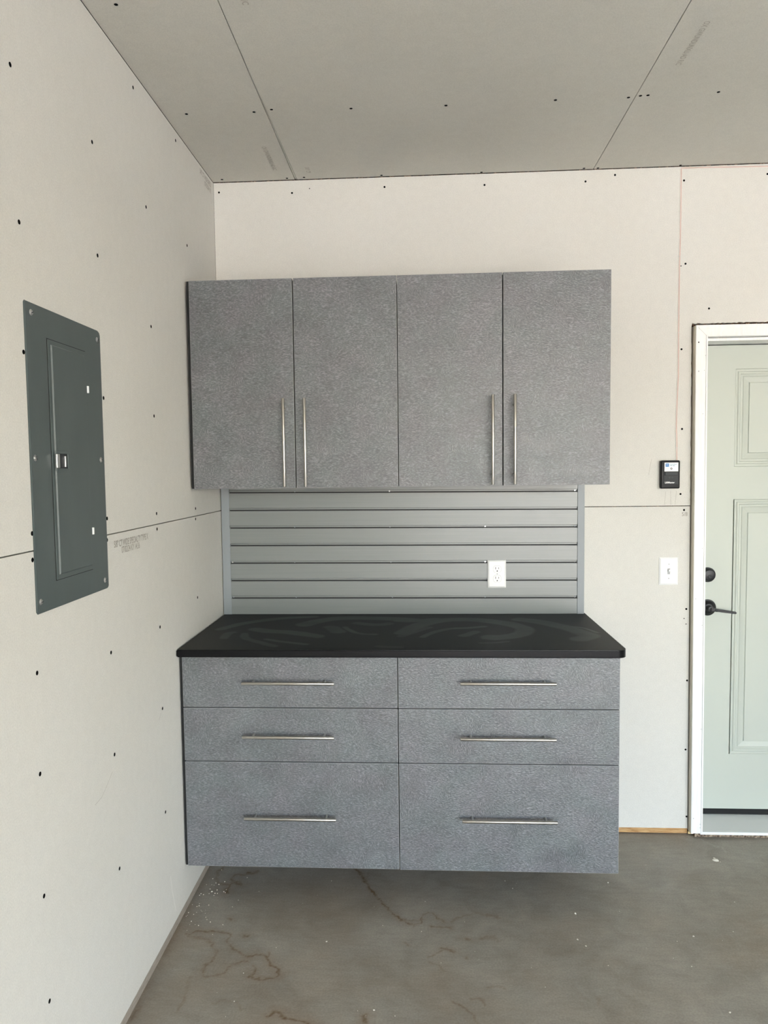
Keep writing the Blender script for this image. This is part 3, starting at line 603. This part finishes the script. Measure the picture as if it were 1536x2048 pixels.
# ------------------------------------------------------------------ drawer cabinets
LY = -.6532
def drawer_cab(x0, x1, label, bars, zs):
    r = tag(empty('drawer_cabinet', ((x0 + x1) / 2, 0, .168)), label, 'cabinet', 'grey drawer cabinets')
    r_inv = Matrix.Translation(-r.location); ps = []
    b = MB(); ya = LY + .0215; a, c = x0 + .001, x1 - .001
    b.box(a, a + .018, ya, -.002, .170, .928); b.box(c - .018, c, ya, -.002, .170, .928)
    b.box(a + .018, c - .018, ya, -.002, .170, .188); b.box(a + .018, c - .018, -.012, -.002, .188, .928)
    b.box(a + .018, c - .018, ya, ya + .08, .910, .928)
    ps.append(b.build('body', M['cab_inside'], r))
    for (z0, z1), (bx0, bx1, bz) in zip(zs, bars):
        d = front('drawer', x0, x1, LY, z0, z1, r); ps.append(d)
        yb = LY - .035
        bar_handle(d, (bx0, yb, bz), (bx1, yb, bz), LY, [(bx0 + .036, yb, bz), (bx1 - .036, yb, bz)])
        bx = MB(); d0, d1_ = z0 + .015, min(z1 - .02, z0 + .2)
        bx.box(x0 + .03, x0 + .042, ya, -.10, d0, d1_).box(x1 - .042, x1 - .03, ya, -.10, d0, d1_).box(x0 + .042, x1 - .042, ya, -.10, d0, d0 + .01).box(x0 + .042, x1 - .042, -.112, -.10, d0 + .01, d1_)
        bx.build('drawer_box', M['cab_inside'], d)
    for p in ps: p.matrix_parent_inverse = r_inv
    return r
dc1 = drawer_cab(.0128, .7672, 'left-hand grey textured three-drawer base cabinet hung against the left wall', [(.2302, .5510, .8405), (.2273, .5480, .6508), (.2272, .5502, .3600)], [(.7469, .9265), (.5535, .7430), (.1690, .5494)])
dc2 = drawer_cab(.7702, 1.5238, 'right-hand grey textured three-drawer base cabinet hung on the back wall', [(.9822, 1.3047, .8425), (.9815, 1.3050, .6500), (.9865, 1.3095, .3615)], [(.7462, .9265), (.5527, .7427), (.1675, .5490)])
fs = MB().box(.0050, .0120, LY + .001, LY + .12, .172, .925).build('filler_strip', M['black_rubber'], dc1); fs.matrix_parent_inverse = Matrix.Translation(-dc1.location); fs['label'] = 'black strip along the left edge'

# ------------------------------------------------------------------ worktop
ZT = .9560
WX0, WX1, WY = .0020, 1.5425, -.6794
wt = tag(empty('worktop', (.77, 0, .929)), 'black speckled laminate worktop with wiped swirl marks and rounded front corner', 'worktop')
winv = Matrix.Translation((-.77, 0, -.929))
R_ = .034
cor = [(WX1 - R_ + R_ * math.sin(a), WY + R_ - R_ * math.cos(a)) for a in [math.pi / 2 * i / 12 for i in range(13)]]
outline = [(WX0, -.001), (WX0, WY)] + cor + [(WX1, -.001)]
s = MB().prism(outline, 'z', .9295, ZT - .0004)
es = [e for e in s.bm.edges if abs(e.verts[0].co.z - e.verts[1].co.z) < 1e-6 and not (abs(e.verts[0].co.y + .001) < 1e-6 and abs(e.verts[1].co.y + .001) < 1e-6)]
bmesh.ops.bevel(s.bm, geom=es, offset=.0030, segments=3, affect='EDGES')
sl = s.build('edge_slab', M['worktop_edge'], wt, True); sl.matrix_parent_inverse = winv
co, q = grid_mesh('top', WX0 + .003, WX1 - .003, WY + .003, -.001, ZT, .0045)
# trim the grid to the rounded corner
cxr, cyr = WX1 - R_, WY + R_
cen = co[q].mean(1); keep = ~((cen[:, 0] > cxr) & (cen[:, 1] < cyr) & (np.hypot(cen[:, 0] - cxr, cen[:, 1] - cyr) > R_ - .003))
q = q[keep]
me = np_mesh('top_surface', co, q)
px, py = co[:, 0], co[:, 1]; sm = np.zeros(len(co))
wx = px + (fbm(px, py, 9, 3) - .5) * .02; wy = py + (fbm(px, py, 9, 5) - .5) * .02
streak = .75 + .5 * (fbm(px, py, 14, 12) - .5)
for wd, it, pts in SW:
    pp = []
    for i in range(len(pts) - 1):   # rounded stroke
        p0 = pts[max(i - 1, 0)]; p1 = pts[i]; p2 = pts[i + 1]; p3 = pts[min(i + 2, len(pts) - 1)]
        for k in range(5):
            t_ = k / 5
            pp.append([.5 * (2 * p1[j] + (p2[j] - p0[j]) * t_ + (2 * p0[j] - 5 * p1[j] + 4 * p2[j] - p3[j]) * t_ ** 2 + (3 * p1[j] - p0[j] - 3 * p2[j] + p3[j]) * t_ ** 3) for j in (0, 1)])
    pp.append(pts[-1])
    d = seg_dist(wx, wy, pp); sm = np.maximum(sm, np.clip((1 - d / (wd * 1.05)) * 3.2, 0, 1) * min(it, 1.2) * streak)
fattr(me, 'smear', sm)
ts = link('top_surface', me, M['worktop'], wt); ts.matrix_parent_inverse = winv

# ------------------------------------------------------------------ slatwall
sw = tag(empty('slatwall', (.77, 0, .956)), 'grey grooved slatwall panel between wall cabinets and worktop', 'wall panel')
sinv = Matrix.Translation((-.77, 0, -.956))
def sp(mb, name, m, smooth=False):
    o = mb.build(name, m, sw, smooth); o.matrix_parent_inverse = sinv; return o
XL, XRr = .0385, 1.5030
def zg(k, x, up=0):      # foot of groove k (k = 0 at the top), opening height .0125
    zl = 1.4770 - .0755 * k; zr = 1.4680 - .0744 * k
    return zl + (zr - zl) * (x - .085) / 1.388 + up
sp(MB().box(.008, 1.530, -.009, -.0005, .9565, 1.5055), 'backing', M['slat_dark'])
for k in range(8):
    def top(x): return 1.5060 if k == 0 else zg(k - 1, x)
    def bot(x): return .9568 if k == 7 else zg(k, x, .0122)
    mb = MB(); y0, y1 = -.0215, -.0170
    mb.hexa([(XL - .02, y1, bot(XL)), (XRr + .01, y1, bot(XRr)), (XRr + .01, y0, bot(XRr)), (XL - .02, y0, bot(XL)), (XL - .02, y1, top(XL)), (XRr + .01, y1, top(XRr)), (XRr + .01, y0, top(XRr)), (XL - .02, y0, top(XL))])
    es = [e for e in mb.bm.edges if abs(e.verts[0].co.y - y0) < 1e-6 and abs(e.verts[1].co.y - y0) < 1e-6 and abs(e.verts[0].co.x - e.verts[1].co.x) > .5]
    bmesh.ops.bevel(mb.bm, geom=es, offset=.0011, segments=2, affect='EDGES')
    sp(mb, 'slat', M['slat'])
for k in range(7):       # the raised rib seen inside each slot
    mb = MB()
    mb.hexa([(XL, -.0095, zg(k, XL, .0054)), (XRr, -.0095, zg(k, XRr, .0054)), (XRr, -.0160, zg(k, XRr, .0054)), (XL, -.0160, zg(k, XL, .0054)), (XL, -.0095, zg(k, XL, .0106)), (XRr, -.0095, zg(k, XRr, .0106)), (XRr, -.0160, zg(k, XRr, .0106)), (XL, -.0160, zg(k, XL, .0106))])
    sp(mb, 'slot_rib', M['slat'])
o = sp(MB().box(.0035, XL - .0008, -.0245, -.0005, .9565, 1.5060, .0012), 'end_trim', M['trim_grey'])
o = sp(MB().box(XRr + .0008, 1.5322, -.0245, -.0005, .9565, 1.5060, .0012), 'end_trim', M['trim_grey'])
screws = [(.7222, 0), (.3199, 0), (1.4935, 0), (.3169, 2), (.7226, 2), (1.1225, 2), (1.4938, 2), (.045, 4), (.3139, 4), (.7251, 4), (1.122, 4), (1.4946, 4), (.0455, 6), (.3174, 6), (.7298, 6), (1.1215, 6), (1.4953, 6)]
s0 = MB().cyl((0, .001, 0), (0, -.0014, 0), .0034, 16, .0028).cyl((0, -.0014, 0), (0, -.0018, 0), .0014, 8).build('screw', M['zinc'], None, True)
dull = None
for i, (x, k) in enumerate(screws):
    o = s0 if i == 0 else s0.copy()
    if i: COL.objects.link(o)
    if i in (1, 3, 4, 6, 8, 9, 11, 12, 13, 14, 15, 16):
        if dull is None: dull = s0.data.copy(); dull.materials.clear(); dull.materials.append(M['trim_grey'])
        o.data = dull
    o.parent = sw; o.matrix_parent_inverse = sinv; o.location = (x, -.0165, zg(k, x, .0068))

# ------------------------------------------------------------------ socket on the slatwall
so = tag(empty('power_socket', (1.1697, -.0245, 1.1272)), 'white double power socket mounted on the grey slatwall', 'socket')
si = Matrix.Translation((-1.1697, .0245, -1.1272))
def q_(mb, name, m, par, inv, sm_=False):
    o = mb.build(name, m, par, sm_); o.matrix_parent_inverse = inv; return o
def plate(x0, x1, z0, z1, yb, yf):
    b = .006
    return MB().hexa([(x0, yf + .0035, z0), (x1, yf + .0035, z0), (x1 - b, yf, z0 + b), (x0 + b, yf, z0 + b), (x0, yf + .0035, z1), (x1, yf + .0035, z1), (x1 - b, yf, z1 - b), (x0 + b, yf, z1 - b)]).box(x0, x1, yf + .0034, yb, z0, z1)
q_(plate(1.1318, 1.2076, 1.0690, 1.1855, -.0200, -.0305), 'cover_plate', M['white_plastic'], so, si)
for zc in (1.1478, 1.1075):
    xc = 1.1710; prof = []
    for i in range(32):
        a = 2 * math.pi * i / 32; u = .0170 * math.cos(a); v = .0170 * math.sin(a); v = max(-.0140, min(.0140, v)); prof.append((xc + u, zc + v))
    rim = q_(MB().prism([(xc + (u - xc) * 1.05, zc + (v - zc) * 1.06) for u, v in prof], 'y', -.0307, -.0300), 'receptacle_gap', M['plastic_line'], so, si)
    rc = q_(MB().prism(prof, 'y', -.0318, -.0300), 'receptacle', M['white_plastic'], so, si)
    for mb in (MB().box(xc - .0078, xc - .0057, -.0321, -.0316, zc - .0005, zc + .0088), MB().box(xc + .0052, xc + .0070, -.0321, -.0316, zc + .0003, zc + .0078), MB().cyl((xc, -.0316, zc - .0080), (xc, -.0321, zc - .0080), .0026, 14)):
        mb.build('contact_hole', M['slot_black'], rc)
q_(MB().cyl((1.1710, -.0303, 1.1277), (1.1710, -.0313, 1.1277), .0026, 14), 'screw', M['plastic_line'], so, si)

# ------------------------------------------------------------------ light switch
ls = tag(empty('light_switch', (1.8832, 0, 1.1321)), 'white toggle light switch on the drywall left of the door', 'switch')
li = Matrix.Translation((-1.8832, 0, -1.1321))
q_(plate(1.8447, 1.9218, 1.0742, 1.1900, -.0002, -.0065), 'cover_plate', M['white_plastic'], ls, li)
q_(MB().box(1.8778, 1.8888, -.0069, -.0062, 1.1195, 1.1445), 'toggle_slot', M['plastic_line'], ls, li)
tg = MB().hexa([(1.8795, -.006, 1.127), (1.8871, -.006, 1.127), (1.8871, -.0155, 1.1340), (1.8795, -.0155, 1.1340), (1.8795, -.006, 1.1375), (1.8871, -.006, 1.1375), (1.8871, -.0165, 1.1400), (1.8795, -.0165, 1.1400)])
q_(tg, 'toggle', M['white_plastic'], ls, li)
for z in (1.1618, 1.1025): q_(MB().cyl((1.8834, -.0060, z), (1.8834, -.0073, z), .0026, 14), 'screw', M['plastic_line'], ls, li)

# ------------------------------------------------------------------ garage door control
gc = tag(empty('door_control', (1.8802, 0, 1.5350)), 'black wall control with white and blue label beside the entry door', 'wall control')
gi = Matrix.Translation((-1.8802, 0, -1.5350))
q_(MB().box(1.8412, 1.9192, -.0220, -.0003, 1.4770, 1.5930, .0055, 4), 'case', M['black_plastic'], gc, gi, True)
fp = q_(MB().box(1.8525, 1.9125, -.0236, -.0205, 1.4945, 1.5865, .0012), 'face_panel', M['charcoal'], gc, gi)
lb = q_(MB().box(1.8552, 1.9106, -.0243, -.0235, 1.5478, 1.5838), 'sticker', M['label_white'], gc, gi); lb['label'] = 'white sticker with blue print'
MB().box(1.8592, 1.8732, -.0246, -.0242, 1.5672, 1.5802, .0001, 1).build('blue_square', M['label_blue'], lb)
MB().box(1.8612, 1.8700, -.0248, -.0245, 1.5735, 1.5752).build('arrow_mark', M['label_white'], lb)
text('sticker_text', 'Download', .0063, (1.8775, -.0245, 1.5752), (1, 0, 0), (0, 0, 1), M['label_text'], lb, bold=.00015)
text('sticker_text', 'the app', .0063, (1.8775, -.0245, 1.5702), (1, 0, 0), (0, 0, 1), M['label_text'], lb, bold=.00015)
MB().cyl((1.8828, -.0243, 1.5592), (1.8828, -.0246, 1.5592), .0042, 20).build('round_mark', M['charcoal2'], lb)
MB().cyl((1.8828, -.0246, 1.5592), (1.8828, -.0248, 1.5592), .0019, 12).build('round_mark_centre', M['label_white'], lb)
for k, wdt in enumerate((.0135, .0125, .013, .009)):
    MB().box(1.8603, 1.8603 + wdt, -.0246, -.0242, 1.5622 - k * .0024, 1.5631 - k * .0024).build('print_line', M['label_grey'], lb)
q_(MB().box(1.8568, 1.9070, -.0272, -.0230, 1.5312, 1.5462, .0012), 'push_bar', M['charcoal2'], gc, gi)
q_(MB().box(1.8558, 1.9080, -.0240, -.0232, 1.5298, 1.5474), 'bar_gap', M['black_plastic'], gc, gi)
q_(MB().box(1.8695, 1.8800, -.0252, -.0232, 1.5172, 1.5252, .0008), 'button', M['charcoal2'], gc, gi)
q_(MB().box(1.8812, 1.8915, -.0252, -.0232, 1.5172, 1.5252, .0008), 'button', M['charcoal2'], gc, gi)
ltx = text('lettering', 'LiftMaster', .0098, (1.8575, -.0238, 1.4990), (1, 0, 0), (0, 0, 1), M['white_print'], gc, bold=.00035, squeeze=.98); ltx.matrix_parent_inverse = gi

# bell wire: a pale and a reddish strand stapled down the drywall
bwr = tag(empty('bell_wire', (1.910, 0, 1.59)), 'thin pink bell wire stapled down the wall to the black control', 'wire')
bi = Matrix.Translation((-1.910, 0, -1.59))
wp = [(x, z) for x, z in WIRE]; tp = [(x, z) for x, z in WIRET] + [(3.1, 2.752)]
for dx, m, nm in ((-.0017, 'wire_white', 'white_strand'), (.0013, 'wire_red', 'red_strand')):
    pts = [(x, -.0017, z + (dx * 1.0)) for x, z in reversed(tp)] + [(wp[0][0] + dx + .002, -.0017, wp[0][1] + .001 + dx)] + [(x + dx, -.0017, z) for x, z in wp[1:]]
    q_(MB().tube(pts, .0015, 8), nm, M[m], bwr, bi, True)
for x, z in STAPLE:
    q_(MB().box(x - .0042, x + .0042, -.0040, -.0032, z - .0007, z + .0007).box(x - .0042, x - .0034, -.004, -.0002, z - .0007, z + .0007).box(x + .0034, x + .0042, -.004, -.0002, z - .0007, z + .0007), 'staple', M['zinc'], bwr, bi)

# ------------------------------------------------------------------ breaker panel
bp_ = tag(empty('breaker_panel', (0, -1.44, 1.6)), 'dark grey metal electrical breaker panel on the left wall', 'electrical panel')
pi_ = Matrix.Translation((0, 1.44, -1.6))
Y0, Y1, Z0, Z1 = -1.641, -1.241, 1.2605, 1.949
pg = MB().prism([(Y0 + .006 * (1 - math.cos(a)) if False else 0, 0) for a in ()] or [(Y0, Z0 + .006), (Y0 + .006, Z0), (Y1 - .006, Z0), (Y1, Z0 + .006), (Y1, Z1 - .012), (Y1 - .004, Z1 - .004), (Y1 - .012, Z1), (Y0 + .004, Z1), (Y0, Z1 - .004)], 'x', .0003, .0032)
es = [e for e in pg.bm.edges if e.verts[0].co.x > .003 and e.verts[1].co.x > .003]
bmesh.ops.bevel(pg.bm, geom=es, offset=.0022, segments=2, affect='EDGES')
q_(pg, 'cover_plate', M['panel_grey'], bp_, pi_, True)
A0, A1, C0, C1 = -1.5440, -1.3430, 1.3255, 1.8800
q_(MB().box(.0030, .0036, A0 - .0028, A1 + .0016, C0 - .002, C1 + .0022), 'door_gap', M['slot_black'], bp_, pi_)
bd = MB(); bm = bd.bm; prev = None
for t_, x in ((0, .0030), (0, .0058), (.0105, .0058), (.0125, .0086), (.0140, .0092), (.03, .0092)):
    ring = [bm.verts.new((x, y, z)) for y, z in ((A0 + t_, C0 + t_), (A1 - t_, C0 + t_), (A1 - t_, C1 - t_), (A0 + t_, C1 - t_))]
    if prev:
        for k in range(4): bm.faces.new((prev[k], prev[(k + 1) % 4], ring[(k + 1) % 4], ring[k]))
    prev = ring
bm.faces.new(prev); es = [e for e in bm.edges if all(v.co.x > .0104 for v in e.verts)]
bdo = q_(bd, 'panel_door', M['panel_grey'], bp_, pi_)
lt = MB().box(0.0090, 0.0110, -1.5360, -1.4700, 1.5780, 1.5850, .0008).box(0.0090, 0.0110, -1.5360, -1.4700, 1.6190, 1.6260, .0008).box(0.0090, 0.0110, -1.4760, -1.4700, 1.5850, 1.6190, .0006)
lt.build('latch_frame', M['panel_grey'], bdo)
MB().box(0.0090, 0.0096, -1.5300, -1.4770, 1.5852, 1.6188).build('latch_recess', M['charcoal'], bdo)
MB().box(0.0092, 0.0140, -1.5390, -1.5240, 1.5858, 1.6185, .0012).build('latch_plate', M['zinc'], bdo)
MB().box(0.0092, 0.0132, -1.4950, -1.4890, 1.5880, 1.6140, .0010).build('latch_lever', M['zinc'], bdo)
MB().box(0.0090, 0.0098, -1.5120, -1.5080, 1.6390, 1.6540, .0003).build('embossed_mark', M['panel_grey'], bdo)
for z in (1.7860, 1.4235): q_(MB().box(.0032, .0085, -1.3410, -1.3350, z - .0090, z + .0090, .001), 'hinge', M['nosing'], bp_, pi_)
s0 = MB().cyl((.0030, 0, 0), (.0055, 0, 0), .0076, 20, .0050).cyl((.0052, 0, 0), (.0064, 0, 0), .0042, 12, .0028).build('screw', M['zinc'], None, True)
MB().box(.0062, .0071, -.0040, .0040, -.0009, .0009).build('screw_slot', M['charcoal'], s0)
for i, (y, z) in enumerate(((-1.6130, 1.9265), (-1.2625, 1.9235), (-1.6210, 1.6080), (-1.2655, 1.6080), (-1.6230, 1.2870), (-1.2670, 1.2855))):
    if i == 0: o = s0
    else:
        o = s0.copy(); COL.objects.link(o)
        ch = s0.children[0].copy(); ch.parent = o; COL.objects.link(ch)
    o.parent = bp_; o.matrix_parent_inverse = pi_; o.location = (0, y, z)
    for ch in o.children: ch.rotation_euler = (i * .7 + .4, 0, 0)

# ------------------------------------------------------------------ crumbs on the floor
def crumb_mesh(r, seed, fl=.6):
    bm = bmesh.new(); bmesh.ops.create_icosphere(bm, subdivisions=2, radius=r)
    for v in bm.verts:
        k = 1 + .9 * mn.noise(v.co / r * 1.3 + Vector((seed * 3.1, seed, 0))); v.co *= k; v.co.z *= fl
    zm = min(v.co.z for v in bm.verts)
    for v in bm.verts: v.co.z -= zm
    me_ = bpy.data.meshes.new('plaster_crumb'); bm.to_mesh(me_); bm.free(); me_.materials.append(M['crumb']); return me_
CL = {3: 'white crumb on the floor under the right corner of the right-hand base cabinet', 0: 'farthest of three white floor crumbs in a row before the right-hand base cabinet',
      1: 'middle one of three white floor crumbs in a row before the right-hand base cabinet', 2: 'foremost of three white floor crumbs in a row before the right-hand base cabinet',
      4: 'white crumb on open floor well in front of the foot of the white door casing', 16: 'white crumb at the bottom edge of the photo, towards its right corner', 15: 'white crumb at the bottom edge of the photo, below the middle of the base cabinets',
      8: 'white crumb on the floor right of the brown ring stain, nearer the middle', 10: 'white crumb on the floor under the left-hand base cabinet, close to the left wall'}
for i, lab in CL.items():
    x, y = CR[i]
    o = link('plaster_crumb', crumb_mesh(.0034 if i in (0, 4) else .0026, i), None); o.location = (x, y, 0); o.rotation_euler = (0, 0, i * 1.3)
    tag(o, lab, 'crumb', 'plaster crumbs on the floor')
bm = bmesh.new()
for cxx, cyy, rr_, sx in ((0, 0, .010, 1.3), (-.001, .017, .0045, 1.0), (.002, .009, .004, .8)):
    rs = bmesh.ops.create_icosphere(bm, subdivisions=2, radius=rr_, matrix=Matrix.Translation((cxx, cyy, 0)))
    for v in rs['verts']:
        k = 1 + .5 * mn.noise(v.co * 150); v.co.x = cxx + (v.co.x - cxx) * k * sx; v.co.z *= .35
zm = min(v.co.z for v in bm.verts)
for v in bm.verts: v.co.z -= zm
me_ = bpy.data.meshes.new('plaster_flake'); bm.to_mesh(me_); bm.free()
fl = link('plaster_flake', me_, M['crumb']); fl.location = (BIG[0], BIG[1], 0)
tag(fl, 'largest white plaster flake on the floor, just in front of the door threshold', 'flake')
